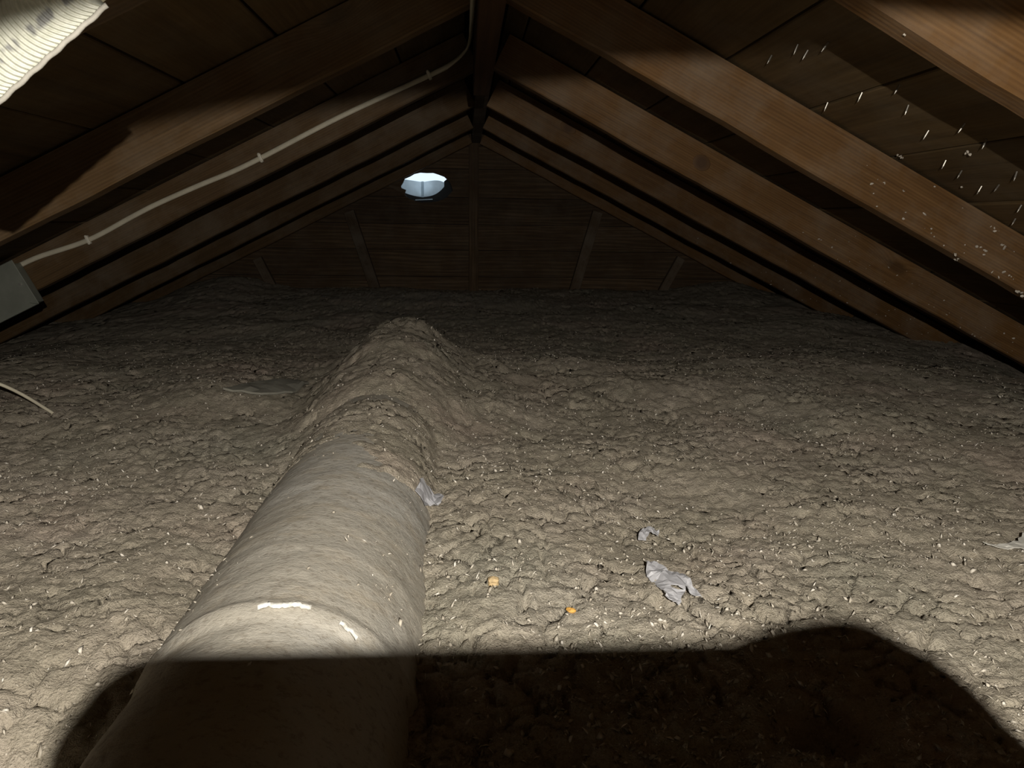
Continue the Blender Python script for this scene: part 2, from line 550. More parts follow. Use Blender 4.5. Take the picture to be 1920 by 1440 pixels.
for (sg, k), lab in LAB.items():
    y = D1 + k * SP + 0.019
    Lr = (XE - 0.02) / CO
    b = wavy_beam(Lr, 0.038, DEP - 0.0008, 60, 0.0016, 100 + k * 7 + sg)
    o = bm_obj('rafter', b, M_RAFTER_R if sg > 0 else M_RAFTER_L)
    p, ax, az = slope_matrix(sg, 0.020 + 0.0, y, 0.0)
    ay = az.cross(ax)
    o.matrix_world = Matrix.Translation(p) @ Matrix((ax, ay, az)).transposed().to_4x4()
    RAFT[(sg, k)] = o
    tag(o, lab, 'rafter', 'rafters on the %s slope' % ('right' if sg > 0 else 'left'))

def mat_knot():
    m = N('knot_wood')
    tc = m.n('ShaderNodeTexCoord').outputs['Object']
    ln = m.n('ShaderNodeVectorMath', operation='LENGTH'); m.l(tc, ln.inputs[0])
    w_ = m.math('ADD', m.math('MULTIPLY', ln.outputs['Value'], 1500.0), m.math('MULTIPLY', m.noise(tc, 60, 3), 7.0))
    rg = m.math('MULTIPLY', m.math('ADD', m.math('SINE', w_), 1.0), 0.5)
    edge = m.mapr(ln.outputs['Value'], 0.010, 0.021, 0.0, 0.75)
    col = m.mix(m.math('ADD', m.math('MULTIPLY', rg, 0.25), edge), (0.070, 0.033, 0.012), (0.125, 0.063, 0.022))
    m.l(col, m.b.inputs['Base Color']); m.b.inputs['Roughness'].default_value = 0.75
    return m.m
M_KNOT = mat_knot()
def knot(k, s_, off, rx, rz):
    bmx = bmesh.new(); n = 28
    for r_, y_ in ((1.0, 0.0), (0.86, -0.0012), (0.45, -0.0016)):
        pass
    rings = []
    for r_, y_ in ((1.0, 0.0006), (0.85, -0.0007), (0.4, -0.0011)):
        rings.append([bmx.verts.new((rx * r_ * math.cos(2 * math.pi * i / n), y_, rz * r_ * math.sin(2 * math.pi * i / n) * (1 + .06 * math.sin(3 * i)))) for i in range(n)])
    for a_, b_ in zip(rings, rings[1:]):
        for i in range(n):
            bmx.faces.new((a_[i], a_[(i + 1) % n], b_[(i + 1) % n], b_[i]))
    bmx.faces.new(rings[-1]); bmx.faces.new(rings[0][::-1])
    par = RAFT[(1, k)]
    o = bm_obj('knot', bmx, M_KNOT, par, True)
    # the rafter's near face is local -Y or +Y
    sgn = -1 if (par.matrix_world.to_3x3() @ Vector((0, 1, 0))).y > 0 else 1
    x_ = s_ - 0.020
    o.location = (x_, sgn * 0.0190 + FACE(par, x_), off)
    if sgn > 0: o.rotation_euler = (0, 0, math.pi)
def FACE(par, x):
    me = par.data
    best = min((v for v in me.vertices), key=lambda v: abs(v.co.x - x) + abs(v.co.z - DEP) * 3)
    ys_ = [v.co.y for v in me.vertices if abs(v.co.x - best.co.x) < 1e-4]
    return (max(ys_) + min(ys_)) / 2
bpy.context.view_layer.update()
knot(1, 0.588, 0.046, 0.026, 0.021)
knot(2, 0.285, 0.061, 0.030, 0.017)

# --- ridge board in two lengths, centre post, braces
b = box_bm(2.9, 0.038, 0.150, 0.002)
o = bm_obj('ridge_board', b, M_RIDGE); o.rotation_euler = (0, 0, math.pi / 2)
o.location = (-0.013, 1.93 - 1.45, Z0 + 0.295 + 0.075)
tag(o, 'deep ridge board coming overhead, with the cable along its left side', 'ridge board')
b = box_bm(3.84 - 1.935, 0.042, 0.085, 0.002)
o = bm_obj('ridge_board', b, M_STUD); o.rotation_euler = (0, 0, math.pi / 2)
o.location = (0.0, (3.84 + 1.935) / 2, Z0 + 0.372 + 0.0425)
tag(o, 'shallower far ridge board, ending above the centre post at the gable', 'ridge board')

def post(name, p0, p1, w, t, mat, label, cat, y):
    p0 = Vector((p0[0], y, Z0 + p0[1])); p1 = Vector((p1[0], y, Z0 + p1[1]))
    d = (p1 - p0); L = d.length; ax = d.normalized(); ay = Vector((0, 1, 0)); az = ax.cross(ay).normalized()
    b = box_bm(L, t, w, 0.002)
    o = bm_obj(name, b, mat)
    o.matrix_world = Matrix.Translation((p0 + p1) / 2) @ Matrix((ax, ay, az)).transposed().to_4x4()
    return tag(o, label, cat)
post('gable_post', (-0.010, -0.60), (-0.010, 0.415), 0.047, 0.030, M_WALL, 'upright centre post on the gable wall, standing under the ridge', 'post', GY - 0.017)
post('gable_brace', (-0.425, -0.55), (-0.612, 0.045), 0.050, 0.030, M_STUD, 'slanted brace on the gable wall below the bright hole, left of the centre post', 'brace', GY - 0.017)
post('gable_brace', (0.435, -0.55), (0.600, 0.060), 0.050, 0.030, M_STUD, 'slanted brace on the gable wall, first to the right of the centre post', 'brace', GY - 0.017)
post('gable_brace', (-0.93, -0.46), (-1.06, -0.185), 0.045, 0.030, M_STUD, 'short low brace near the left foot of the gable wall', 'brace', GY - 0.017)
post('gable_brace', (0.87, -0.47), (1.03, -0.160), 0.042, 0.030, M_STUD, 'short dark brace near the right foot of the gable wall', 'brace', GY - 0.017)

# --- white vent hood seen through the hole, in daylight
hood = empty('vent_hood', (HX, GY + 0.12, Z0 + HZ))
tag(hood, 'white curved vent hood shining through the ragged hole in the gable wall', 'vent')
def hood_panel(x0, x1, y0, y1, zb, zt, bow, name):
    n = 14; bmx = bmesh.new(); cols = []
    for i in range(n + 1):
        t = i / n
        x = x0 + (x1 - x0) * t; y = y0 + (y1 - y0) * t + bow * math.sin(math.pi * t)
        cols.append([bmx.verts.new((x, y + dy, z)) for dy, z in ((0, zb(t)), (0, zt(t)), (0.004, zt(t)), (0.004, zb(t)))])
    for i in range(n):
        for k in range(4):
            bmx.faces.new((cols[i][k], cols[i][(k + 1) % 4], cols[i + 1][(k + 1) % 4], cols[i + 1][k]))
    bmx.faces.new(cols[0]); bmx.faces.new(cols[-1][::-1])
    return bm_obj(name, bmx, M_HOOD, hood)
hood_panel(-0.150, -0.030, -0.02, 0.05, lambda t: -0.010 - 0.030 * math.sin(t * 1.5), lambda t: 0.046 - 0.012 * t, -0.004, 'hood_panel')
hood_panel(-0.028, 0.082, 0.05, -0.03, lambda t: -0.040 + 0.010 * t + 0.040 * t ** 3, lambda t: 0.034 + 0.016 * t - 0.02 * t ** 4, 0.008, 'hood_panel')
bmx = box_bm(0.014, 0.006, 0.078, 0.002, mat=Matrix.Translation((-0.029, 0.046, -0.002)))
bm_obj('seam', bmx, M_HOOD, hood)
bmx = box_bm(0.40, 0.10, 0.012, 0.002, mat=Matrix.Translation((0.02, -0.045, -0.082)))
bm_obj('sill', bmx, M_DARK, hood)
bmx = prism([(-0.2, -0.10), (0.2, -0.10), (0.2, 0.09), (0.118, 0.07), (0.080, 0.040), (0.070, 0.010), (0.040, -0.014), (0.0, -0.032), (-0.05, -0.033), (-0.105, -0.022), (-0.118, -0.004), (-0.132, 0.09), (-0.2, 0.09)], 0.058, 0.064)
bm_obj('dark_mask_plate', bmx, M_DARK, hood)  # dark plate added to cover the sky below the hood
bmx = box_bm(0.085, 0.004, 0.005, 0.001, mat=Matrix.Translation((-0.016, -0.075, -0.056)) @ Matrix.Rotation(-0.06, 4, 'Y'))  # pale bar painted in for the thin slit of daylight
bm_obj('light_slit', bmx, M_HOOD, hood)

# ------------------------------------------------------------------ loose fill insulation
DCX, DCZ, DR = -0.188, -0.372, 0.105            # duct axis, relative to the camera height
def duct_top(x):
    q = DR * DR - (x - DCX) ** 2
    return np.where(q > 0, DCZ + np.sqrt(np.maximum(q, 0)), -9.0)
def base_h(x, y):
    z = np.full(np.shape(x), -0.345)
    z = z + 0.012 * np.exp(-((y - 1.62) / 0.34) ** 2) * (1 + 0.6 * np.sin(x * 2.3 + 0.4))
    z = z - 0.020 * np.exp(-((y - 2.35) / 0.45) ** 2)
    z = z + 0.018 * sstep(3.0, 3.8, y)
    z = z - 0.185 * sstep(0.95, 2.05, x) * sstep(2.6, 1.9, y - 0.25 * 0) * 0.8 - 0.06 * sstep(1.2, 2.0, x)
    z = z - 0.075 * sstep(1.05, 1.75, -x)
    z = z + 0.055 * np.exp(-((x + 1.22) / 0.22) ** 2 - ((y - 3.8) / 0.5) ** 2) + 0.05 * np.exp(-((x - 1.25) / 0.2) ** 2 - ((y - 3.8) / 0.5) ** 2)
    # trough left of the duct close to the camera
    z = z - 0.075 * sstep(0.60, 0.36, y) * np.exp(-((x + 0.335) / 0.06) ** 2)
    # fill heaped along the right flank of the duct
    z = z + 0.018 * np.exp(-((x + 0.03) / 0.09) ** 2) * sstep(0.6, 0.9, y) * sstep(2.2, 1.6, y)
    # fill covering the far length of the duct, ending in a mound
    cov = -0.045 + 0.052 * sstep(0.74, 0.90, y + 0.10 * fbm(x * 9, y * 9, 71, 3)) - 0.022 * np.exp(-((y - 1.20) / 0.05) ** 2)
    cov = cov + 0.024 * sstep(1.25, 1.6, y)
    dt = duct_top(x) + cov
    side = -0.36 + 0.122 * np.exp(-((x - DCX - 0.01) / 0.145) ** 2) * sstep(0.85, 1.35, y)
    far = sstep(2.05, 1.72, y + 0.2 * fbm(x * 4, y * 4, 33, 2))
    m = np.maximum(dt, side)
    m = np.where(y > 0.7, m, -9)
    z = np.maximum(z, z + (m - z) * far * (m > z))
    z = z + 0.030 * np.exp(-((x + 0.52) / 0.16) ** 2 - ((y - 1.52) / 0.12) ** 2)
    z = z + 0.020 * np.exp(-((x - 0.10) / 0.17) ** 2 - ((y - 1.75) / 0.13) ** 2)
    z = z + 0.014 * np.exp(-((x - 0.75) / 0.25) ** 2 - ((y - 1.95) / 0.16) ** 2)
    z = z + 0.026 * fbm(x * 11, y * 9, 301, 3) * sstep(1.0, 1.4, y) * sstep(2.3, 1.9, y) * np.exp(-((x + 0.15) / 0.45) ** 2)
    # hollow with something dark in the lamp's shadow
    z = z - 0.045 * np.exp(-((x - 0.203) / 0.026) ** 2 - ((y - 0.468) / 0.02) ** 2)
    return z
def rough_h(x, y):
    wx = 0.012 * fbm(x * 22, y * 22, 11, 3); wy = 0.012 * fbm(x * 22, y * 22, 21, 3)
    f1, f2 = worley((x + wx) / 0.034, (y + wy) / 0.034, 3)
    g1, g2 = worley((x + wx * .6) / 0.0150, (y + wy * .6) / 0.0150, 5)
    h = 0.020 * fbm(x * 4.5, y * 4.5, 41, 3) + 0.004 * fbm(x * 30, y * 30, 46, 3)
    patch = sstep(-0.25, 0.25, fbm(x * 6, y * 6, 51, 3))
    h = h + 0.0042 * (0.55 - f1 * f1) * (0.35 + 0.9 * patch)
    h = h + 0.0046 * (0.5 - g1 * g1) * (1.2 - 0.4 * patch)
    crack = sstep(0.10, 0.0, f2 - f1) * sstep(-0.05, 0.30, fbm(x * 13, y * 13, 61, 3))
    c1, c2 = worley((x + wx * .8) / 0.052, (y + wy * .8) / 0.030, 15)
    pit = sstep(0.075, 0.0, c2 - c1) * sstep(0.02, 0.22, fbm(x * 24, y * 24, 65, 3))
    h = h - 0.011 * crack - 0.016 * pit
    h = h + 0.0036 * fbm(x * 130, y * 130, 81, 3)
    return h
def ins_z(x, y):
    return Z0 + base_h(x, y) + rough_h(x, y)

ys = [YB]
while ys[-1] < GY + 0.005:
    y = ys[-1]
    ys.append(y + (0.05 if y < 0.0 else 0.02 if y < 0.26 else max(0.0030, 0.0034 * (y + 0.12) / 0.75)))
xs = [0.0]
while xs[-1] < XE + 0.03:
    x = xs[-1]
    xs.append(x + (0.0036 if x < 0.62 else 0.0036 + (x - 0.62) * 0.0095))
xs = np.array(xs); xs = np.concatenate([-xs[:0:-1], xs]) - 0.0
ys = np.array(ys); ys[-1] = GY - 0.001; ys[0] = YB + 0.002
X, Y = np.meshgrid(xs, ys)
Xj = X + 0.0; Yj = Y + 0.0
Zg = ins_z(Xj, Yj)
# stay under the roof boards
lim = RZ + (DEP - 0.004) / CO - TAN * np.abs(Xj)
Zg = np.minimum(Zg, lim)
Zg = np.maximum(Zg, 0.012)
nv = X.size; nr, nc = X.shape
co = np.empty((nv, 3)); co[:, 0] = Xj.ravel(); co[:, 1] = Yj.ravel(); co[:, 2] = Zg.ravel()
idx = np.arange(nv).reshape(nr, nc)
q = np.stack([idx[:-1, :-1], idx[:-1, 1:], idx[1:, 1:], idx[1:, :-1]], -1).reshape(-1, 4)
me = bpy.data.meshes.new('loose_insulation')
me.vertices.add(nv); me.vertices.foreach_set('co', co.ravel())
me.loops.add(q.size); me.loops.foreach_set('vertex_index', q.ravel().astype(np.int32))
me.polygons.add(len(q)); me.polygons.foreach_set('loop_start', (np.arange(len(q)) * 4).astype(np.int32))
me.polygons.foreach_set('use_smooth', np.ones(len(q), bool))
me.update(calc_edges=True); me.validate()
me.materials.append(M_INS)
ins = link(bpy.data.objects.new('loose_insulation', me))
tag(ins, 'lumpy grey brown loose fill insulation covering the whole attic floor', 'insulation', kind='stuff')
print('insulation quads', len(q))

# pale flakes scattered in the fill
def mat_flake():
    m = N('pale_flakes')
    g = m.n('ShaderNodeNewGeometry')
    col = m.ramp(g.outputs['Random Per Island'], [(0.0, (0.22, 0.19, 0.15)), (0.45, (0.44, 0.395, 0.32)), (0.8, (0.60, 0.55, 0.47)), (1.0, (0.78, 0.73, 0.65))])
    m.l(col, m.b.inputs['Base Color'])
    m.b.inputs['Roughness'].default_value = 0.6
    return m.m
M_FLAKE = mat_flake()
def flakes(name, n, xr, yr, size, parent, dens=None):
    yy = yr[0] * (yr[1] / yr[0]) ** rng.random(n)
    xx = (rng.random(n) * 2 - 1) * np.minimum(xr, 0.12 + 0.82 * yy) - 0.03
    if dens is not None:
        keep = rng.random(n) < dens(xx, yy)
        xx, yy = xx[keep], yy[keep]; n = len(xx)
    zz_ = ins_z(xx, yy)
    top = Z0 + duct_top(xx)
    keep = zz_ > top + 0.002
    xx, yy, zz_ = xx[keep], yy[keep], zz_[keep]; n = len(xx)
    return flake_mesh(name, np.stack([xx, yy, zz_ + 0.0006], 1), size, parent)

def flake_mesh(name, c, size, parent):
    n = len(c)
    sz = size * (0.35 + rng.random(n) ** 5 * 2.0)
    a = rng.random(n) * 6.283; tl = rng.normal(size=(n, 2)) * 0.7
    ex = np.stack([np.cos(a), np.sin(a), tl[:, 0]], 1); ey = np.stack([-np.sin(a), np.cos(a), tl[:, 1]], 1)
    asp = 0.18 + 0.6 * rng.random(n) ** 1.5
    th = np.array([0, 0, 1.0])
    P = [c + ex * sz[:, None], c + ey * (sz * asp)[:, None] + th * (sz * .15)[:, None], c - ex * (sz * .9)[:, None], c - ey * (sz * asp)[:, None],
         c + th * (sz * .4)[:, None]]
    V = np.stack(P, 1).reshape(-1, 3)
    b0 = np.arange(n)[:, None] * 5
    F = np.concatenate([b0 + np.array(t) for t in ((0, 1, 4), (1, 2, 4), (2, 3, 4), (3, 0, 4), (0, 3, 1), (3, 2, 1))], 0)
    me = bpy.data.meshes.new(name)
    me.vertices.add(len(V)); me.vertices.foreach_set('co', V.ravel())
    me.loops.add(F.size); me.loops.foreach_set('vertex_index', F.ravel().astype(np.int32))
    me.polygons.add(len(F)); me.polygons.foreach_set('loop_start', (np.arange(len(F)) * 3).astype(np.int32))
    me.update(calc_edges=True); me.validate()
    me.materials.append(M_FLAKE)
    o = link(bpy.data.objects.new(name, me), parent)
    o['kind'] = 'stuff'
    return o
flakes('flake', 95000, 1.7, (0.36, 2.6), 0.00185, ins, lambda x, y: 0.25 + 0.75 * sstep(-0.1, 0.35, fbm(x * 5, y * 5, 131, 3) + 0.40 * np.exp(-((x - 0.04) / 0.20) ** 2) * sstep(1.05, 0.8, y)))

# ------------------------------------------------------------------ duct
duct = empty('air_duct', (DCX, 0.6, Z0 + DCZ))
tag(duct, 'thick round dust coated duct running from the foreground into the heaped insulation', 'duct')
na, dy0, dy1 = 128, YB + 0.05, 1.95
ysd = [dy0]
while ysd[-1] < dy1:
    ysd.append(ysd[-1] + (0.04 if ysd[-1] < 0.1 else 0.0045 if ysd[-1] < 1.3 else 0.012))
ysd = np.array(ysd)
A, YY = np.meshgrid(np.linspace(0, 2 * np.pi, na, endpoint=False), ysd)
ux = np.cos(A); uz = np.sin(A)
sx = A * DR
R = DR + 0.0042 * fbm(sx * 9, YY * 6, 201, 3) + 0.0009 * fbm(sx * 42, YY * 45, 211, 3) + 0.0009 * fbm(sx * 160, YY * 200, 221, 2)
wr = 0.012 * fbm(sx * 8, YY * 2, 231, 2)
for yc, am, wd in ((0.515, 0.0022, 0.006), (0.615, 0.0008, 0.010), (0.78, 0.0006, 0.014)):
    R = R + am * np.exp(-((YY + wr - yc) / wd) ** 2)
R = R - 0.0030 * sstep(0.505, 0.495, YY + wr)
Vd = np.stack([ux * R, YY - 0.6, uz * R], -1).reshape(-1, 3)
n1 = len(ysd)
ii = np.arange(n1 * na).reshape(n1, na)
Fd = np.stack([ii[:-1], np.roll(ii[:-1], -1, 1), np.roll(ii[1:], -1, 1), ii[1:]], -1).reshape(-1, 4)
me = bpy.data.meshes.new('duct_wrap')
me.from_pydata(Vd.tolist(), [], Fd.tolist() + [list(range(na))[::-1], [int(v) for v in ii[-1]]])
me.update()
me.polygons.foreach_set('use_smooth', np.ones(len(me.polygons), bool))
me.materials.append(M_DUCT)
wrap = link(bpy.data.objects.new('duct_wrap', me), duct)
pick = rng.choice(len(Vd), 60000)
pk = Vd[pick]; pk = pk[(pk[:, 2] > 0.03) & (pk[:, 1] + 0.6 > 0.36) & (pk[:, 1] + 0.6 < 1.2)]
dens = fbm(pk[:, 0] * 14, pk[:, 1] * 12, 401, 3) + 0.25 * (pk[:, 1] + 0.6 - 0.7)
pk = pk[rng.random(len(pk)) < sstep(0.10, 0.5, dens) * 0.10 + 0.006]
flake_mesh('dust_crumb', pk + np.array([0, 0, 0.0006]), 0.0015, duct)
def duct_r(a, y):
    return DR + 0.004
# the highlight on the tape seam, put in as a thin pale band
def arc_band(a0, a1, yc, w, lift, n, name, mat, seed, bend=0.0):
    r = np.random.default_rng(seed); bmx = bmesh.new(); rows = []
    for i in range(n + 1):
        t = i / n; a = a0 + (a1 - a0) * t
        ww = w * (0.5 + 0.5 * math.sin(math.pi * t)) * (0.75 + 0.5 * r.random())
        y = yc + bend * (t - 0.5) + r.normal() * 0.0006 + 0.0012 * math.sin(t * 11)
        rows.append([bmx.verts.new((math.cos(a) * rr, y - 0.6 + q_ * ww, math.sin(a) * rr)) for q_, rr in
                     ((-0.5, DR + lift * .4), (0.0, DR + lift), (0.5, DR + lift * .4), (0.0, DR + lift * .1))])
    for i in range(n):
        for k in range(4):
            bmx.faces.new((rows[i][k], rows[i][(k + 1) % 4], rows[i + 1][(k + 1) % 4], rows[i + 1][k]))
    bmx.faces.new(rows[0][::-1]); bmx.faces.new(rows[-1])
    return bm_obj(name, bmx, mat, duct, True)
tp = arc_band(math.radians(93), math.radians(74), 0.506, 0.0036, 0.0046, 22, 'tape_highlight', M_TAPE_GLINT, 3, 0.006)
tp['label'] = 'pale strip for the highlight on the tape edge'
arc_band(math.radians(62), math.radians(54), 0.499, 0.0022, 0.0040, 12, 'tape_highlight', M_TAPE_GLINT, 4, -0.006)

def crumple(name, outline, z_of, thick, mat, label, cat, seed, amp=0.004, holes=(), sub=3):
    """a torn sheet: outline in world x,y on the fill, subdivided, crumpled, with thickness"""
    bmx = bmesh.new()
    vs = [bmx.verts.new((x, y, 0)) for x, y in outline]
    bmx.faces.new(vs)
    bmesh.ops.triangulate(bmx, faces=list(bmx.faces))
    bmesh.ops.subdivide_edges(bmx, edges=list(bmx.edges), cuts=sub, use_grid_fill=True)
    bmesh.ops.triangulate(bmx, faces=list(bmx.faces))
    if holes:
        kill = [f for f in bmx.faces if any(math.hypot(f.calc_center_median().x - hx, f.calc_center_median().y - hy) < hr for hx, hy, hr in holes)]
        bmesh.ops.delete(bmx, geom=kill, context='FACES')
    P = np.array([v.co[:] for v in bmx.verts])
    cx, cy = P[:, 0].mean(), P[:, 1].mean()
    zz_ = z_of(P[:, 0], P[:, 1]) + 0.003 + amp * (0.5 + 1.4 * fbm(P[:, 0] * 70, P[:, 1] * 30, seed, 3)) + amp * .6 * fbm(P[:, 0] * 200, P[:, 1] * 90, seed + 9, 2)
    zc = float(zz_.mean())
    r = np.random.default_rng(seed)
    for v, z in zip(bmx.verts, zz_):
        v.co = (v.co.x - cx + r.normal() * 0.0007, v.co.y - cy + r.normal() * 0.0007, float(z) - zc)
    geo = bmesh.ops.extrude_face_region(bmx, geom=list(bmx.faces))
    bmesh.ops.translate(bmx, vec=(0, 0, -thick), verts=[v for v in geo['geom'] if isinstance(v, bmesh.types.BMVert)])
    o = bm_obj(name, bmx, mat)
    o.location = (cx, cy, zc)
    if label: tag(o, label, cat)
    return o
smooth_z = lambda x, y: Z0 + base_h(np.asarray(x, float), np.asarray(y, float)) + 0.020 * fbm(np.asarray(x) * 4.5, np.asarray(y) * 4.5, 41, 3) + 0.004
crumple('plastic_scrap', [(0.131, 0.708), (0.140, 0.700), (0.147, 0.682), (0.152, 0.684), (0.160, 0.676), (0.163, 0.660), (0.166, 0.634), (0.160, 0.643), (0.155, 0.652),
        (0.150, 0.640), (0.144, 0.628), (0.136, 0.622), (0.131, 0.632), (0.130, 0.652), (0.129, 0.668), (0.125, 0.680)], smooth_z, 0.0007, M_SCRAP,
        'large torn grey plastic scrap lying on the insulation at the right', 'scrap', 15, 0.007, [(0.147, 0.650, 0.004)])
crumple('plastic_scrap', [(0.140, 0.783), (0.146, 0.800), (0.158, 0.812), (0.172, 0.818), (0.168, 0.806), (0.156, 0.797), (0.149, 0.784)], smooth_z, 0.0007, M_SCRAP,
        'small grey plastic shred half buried behind the larger torn scrap', 'scrap', 25, 0.006)
crumple('paper_strip', [(0.514, 0.752), (0.536, 0.748), (0.552, 0.752), (0.575, 0.772), (0.600, 0.770), (0.596, 0.736), (0.562, 0.729), (0.538, 0.738), (0.518, 0.744)], smooth_z, 0.0008, M_STRIP,
        'pale flat strip on the insulation at the right edge of the picture', 'strip', 35, 0.003)
def nugget(name, x, y, s, mat, label, seed, parent=None):
    bmx = bmesh.new()
    bmesh.ops.create_icosphere(bmx, subdivisions=2, radius=s)
    r = np.random.default_rng(seed); ph = r.random(6) * 6
    for v in bmx.verts:
        v.co *= 1 + 0.28 * math.sin(v.co.x / s * 2.3 + ph[0]) * math.sin(v.co.y / s * 2.9 + ph[1]) + 0.12 * math.sin(v.co.z / s * 5 + ph[2])
        v.co.z *= 0.7
    o = bm_obj(name, bmx, mat)
    o.location = (x, y, float(ins_z(np.array([x]), np.array([y]))[0]) + s * 0.45)
    if label: tag(o, label, 'crumb')
    return o
M_ORANGE = plain('orange_crumb', (0.62, 0.34, 0.08), 0.7, 0, 0.2, 200)
M_TAN = plain('tan_crumb', (0.50, 0.37, 0.20), 0.8, 0, 0.2, 200)
nugget('orange_crumb', 0.044, 0.622, 0.0038, M_ORANGE, 'small bright orange crumb on the insulation between duct and plastic scrap', 1)
nugget('tan_crumb', -0.0234, 0.658, 0.0062, M_TAN, 'dull tan lump on the insulation just right of the duct', 2)
# torn tape on the duct's right flank
crumple('tape_flap', [(-0.106, 0.835), (-0.099, 0.868), (-0.090, 0.888), (-0.079, 0.889), (-0.074, 0.862), (-0.083, 0.846), (-0.092, 0.846), (-0.094, 0.828)],
        lambda x, y: np.maximum(Z0 + base_h(x, y) + 0.006, Z0 + duct_top(x) + 0.004), 0.0007, M_SCRAP,
        'grey torn tape flap sticking up at the right flank of the duct', 'tape', 45, 0.006)
# smooth sheet half buried on the left
M_SHEET = plain('dusty_grey_sheet', (0.22, 0.21, 0.175), 0.8, 0, 0.15, 40, 0.2)
crumple('buried_sheet', [(-0.50, 1.43), (-0.455, 1.50), (-0.395, 1.585), (-0.372, 1.575), (-0.385, 1.48), (-0.43, 1.42)], lambda x, y: smooth_z(x, y) + 0.004, 0.004, M_SHEET,
        'smooth grey sheet half buried in the insulation left of the duct mound', 'sheet', 55, 0.004)

# ------------------------------------------------------------------ cable on the left rafter, with its clips and box
yc = D1 + SP - 0.0065
cab = empty('electrical_cable', (-0.55, yc, Z0 + 0.147))
tag(cab, 'white flat electrical cable clipped along the left rafter and up to the ridge', 'cable')
def rel(p): return Vector(p) - Vector((-0.55, yc, 0.147))
pts = spline([rel(p) for p in [(-1.165, yc, -0.128), (-1.10, yc, -0.098), (-0.976, yc, -0.055), (-0.86, yc, 0.006), (-0.80, yc, 0.036), (-0.70, yc, 0.080), (-0.62, yc, 0.113), (-0.549, yc, 0.147),
       (-0.352, yc, 0.248), (-0.138, yc, 0.347), (-0.085, yc - 0.004, 0.374), (-0.050, yc - 0.05, 0.396), (-0.040, yc - 0.16, 0.398), (-0.039, yc - 0.36, 0.376), (-0.039, yc - 0.70, 0.335), (-0.039, yc - 1.3, 0.315)]], 8)
bm_obj('cable_sheath', tube_bm(pts, 0.0062, 10, flat=0.55, upv=(0.45, 0, 0.9)), M_CABLE, cab, True)
for (x, z) in ((-0.976, -0.055), (-0.549, 0.147), (-0.138, 0.347)):
    bmx = box_bm(0.008, 0.010, 0.022, 0.003, 2, mat=Matrix.Translation((0, -0.002, 0)))
    for dz in (-0.0095, 0.0095):
        r_ = bmesh.ops.create_uvsphere(bmx, u_segments=8, v_segments=6, radius=0.0028, matrix=Matrix.Translation((0, -0.0075, dz)))
    c = bm_obj('cable_clip', bmx, M_CLIP, cab, False)
    c.location = rel((x, yc, z)); c.rotation_euler = (0, 0.42 - math.radians(26) , 0)
    c.rotation_euler = (0, -math.radians(22), 0)
# ridge staple
# junction box
jb = empty('junction_box', (-1.172, D1 + SP - 0.028, Z0 - 0.185))
tag(jb, 'grey metal junction box cover fixed to the left rafter at the frame edge', 'junction box')
jb.rotation_euler = (0, -ANG, 0)
bm_obj('box_body', box_bm(0.118, 0.040, 0.104, 0.004, 2, mat=Matrix.Translation((0, 0.0, 0))), M_BOXM, jb)
bmx = box_bm(0.132, 0.004, 0.118, 0.0015, mat=Matrix.Translation((0, -0.0225, 0)))
cv = bm_obj('cover_plate', bmx, M_BOXM, jb)
bmx = prism([(-0.066, -0.059), (0.066, -0.059), (0.050, -0.048), (-0.066, -0.048)], -0.031, -0.0245)
bm_obj('cover_lip', bmx, M_BOXM, jb)
for sx_, sz_ in ((0.052, 0.0), (-0.052, 0.0)):
    bmx = bmesh.new(); bmesh.ops.create_cone(bmx, cap_ends=True, segments=12, radius1=0.0042, radius2=0.003, depth=0.003, matrix=Matrix.Translation((sx_, -0.0262, sz_)) @ Matrix.Rotation(math.pi / 2, 4, 'X'))
    bm_obj('screw', bmx, M_SCREW, jb)

# wire at the left
pw = spline([(-1.02, 1.18, Z0 - 0.17), (-0.90, 1.22, Z0 - 0.215), (-0.80, 1.275, Z0 - 0.272), (-0.755, 1.35, Z0 - 0.345), (-0.73, 1.40, Z0 - 0.38)], 8)
p0 = pw[0]
o = bm_obj('thin_wire', tube_bm([p - p0 for p in pw], 0.0028, 8), M_CABLE, None, True); o.location = p0
tag(o, 'thin pale wire running into the insulation at the left edge', 'wire')

# ------------------------------------------------------------------ ribbed white band at the top left, close to the lens
def mat_band():
    m = N('ribbed_white_band')
    tc = m.n('ShaderNodeTexCoord').outputs['Object']
    col = m.ramp(m.noise(tc, 300, 4), [(0.3, (0.33, 0.335, 0.275)), (0.7, (0.44, 0.44, 0.38))])
    sp_ = m.n('ShaderNodeSeparateXYZ'); m.l(tc, sp_.inputs[0])
    # a row of faded grey printed marks along the band
    across = m.math('ABSOLUTE', m.math('SUBTRACT', sp_.outputs[1], -0.0140))
    row = m.mapr(across, 0.0016, 0.0036, 1.0, 0.0)
    bits = m.mapr(m.noise(m.mapping(tc, (110, 30, 0)), 1.0, 2, 0.6), 0.50, 0.58, 0.0, 0.75)
    col = m.mix(m.math('MULTIPLY', row, bits), col, (0.09, 0.09, 0.10))
    m.l(col, m.b.inputs['Base Color'])
    m.b.inputs['Roughness'].default_value = 0.45
    return m.m
M_BAND = mat_band()
M_CORD = plain('edge_cord_cloth', (0.30, 0.285, 0.25), 0.7, 0, 0.1, 200)
M_TAN_TAPE = plain('tan_tape', (0.34, 0.30, 0.20), 0.7, 0, 0.15, 80)
BE = Vector((-0.2350, 0.445, Z0 + 0.1070))               # its upper end
BA = Vector((-0.80, 0.10, -0.60)).normalized()          # down to the lower left, away from the lens
BN = Vector((0.10, -1.0, -0.10)); BN = (BN - BA * BN.dot(BA)).normalized()   # the face turned to the lens
BU = BN.cross(BA).normalized()
if BU.z < 0: BU = -BU
band = empty('ribbed_band', BE)
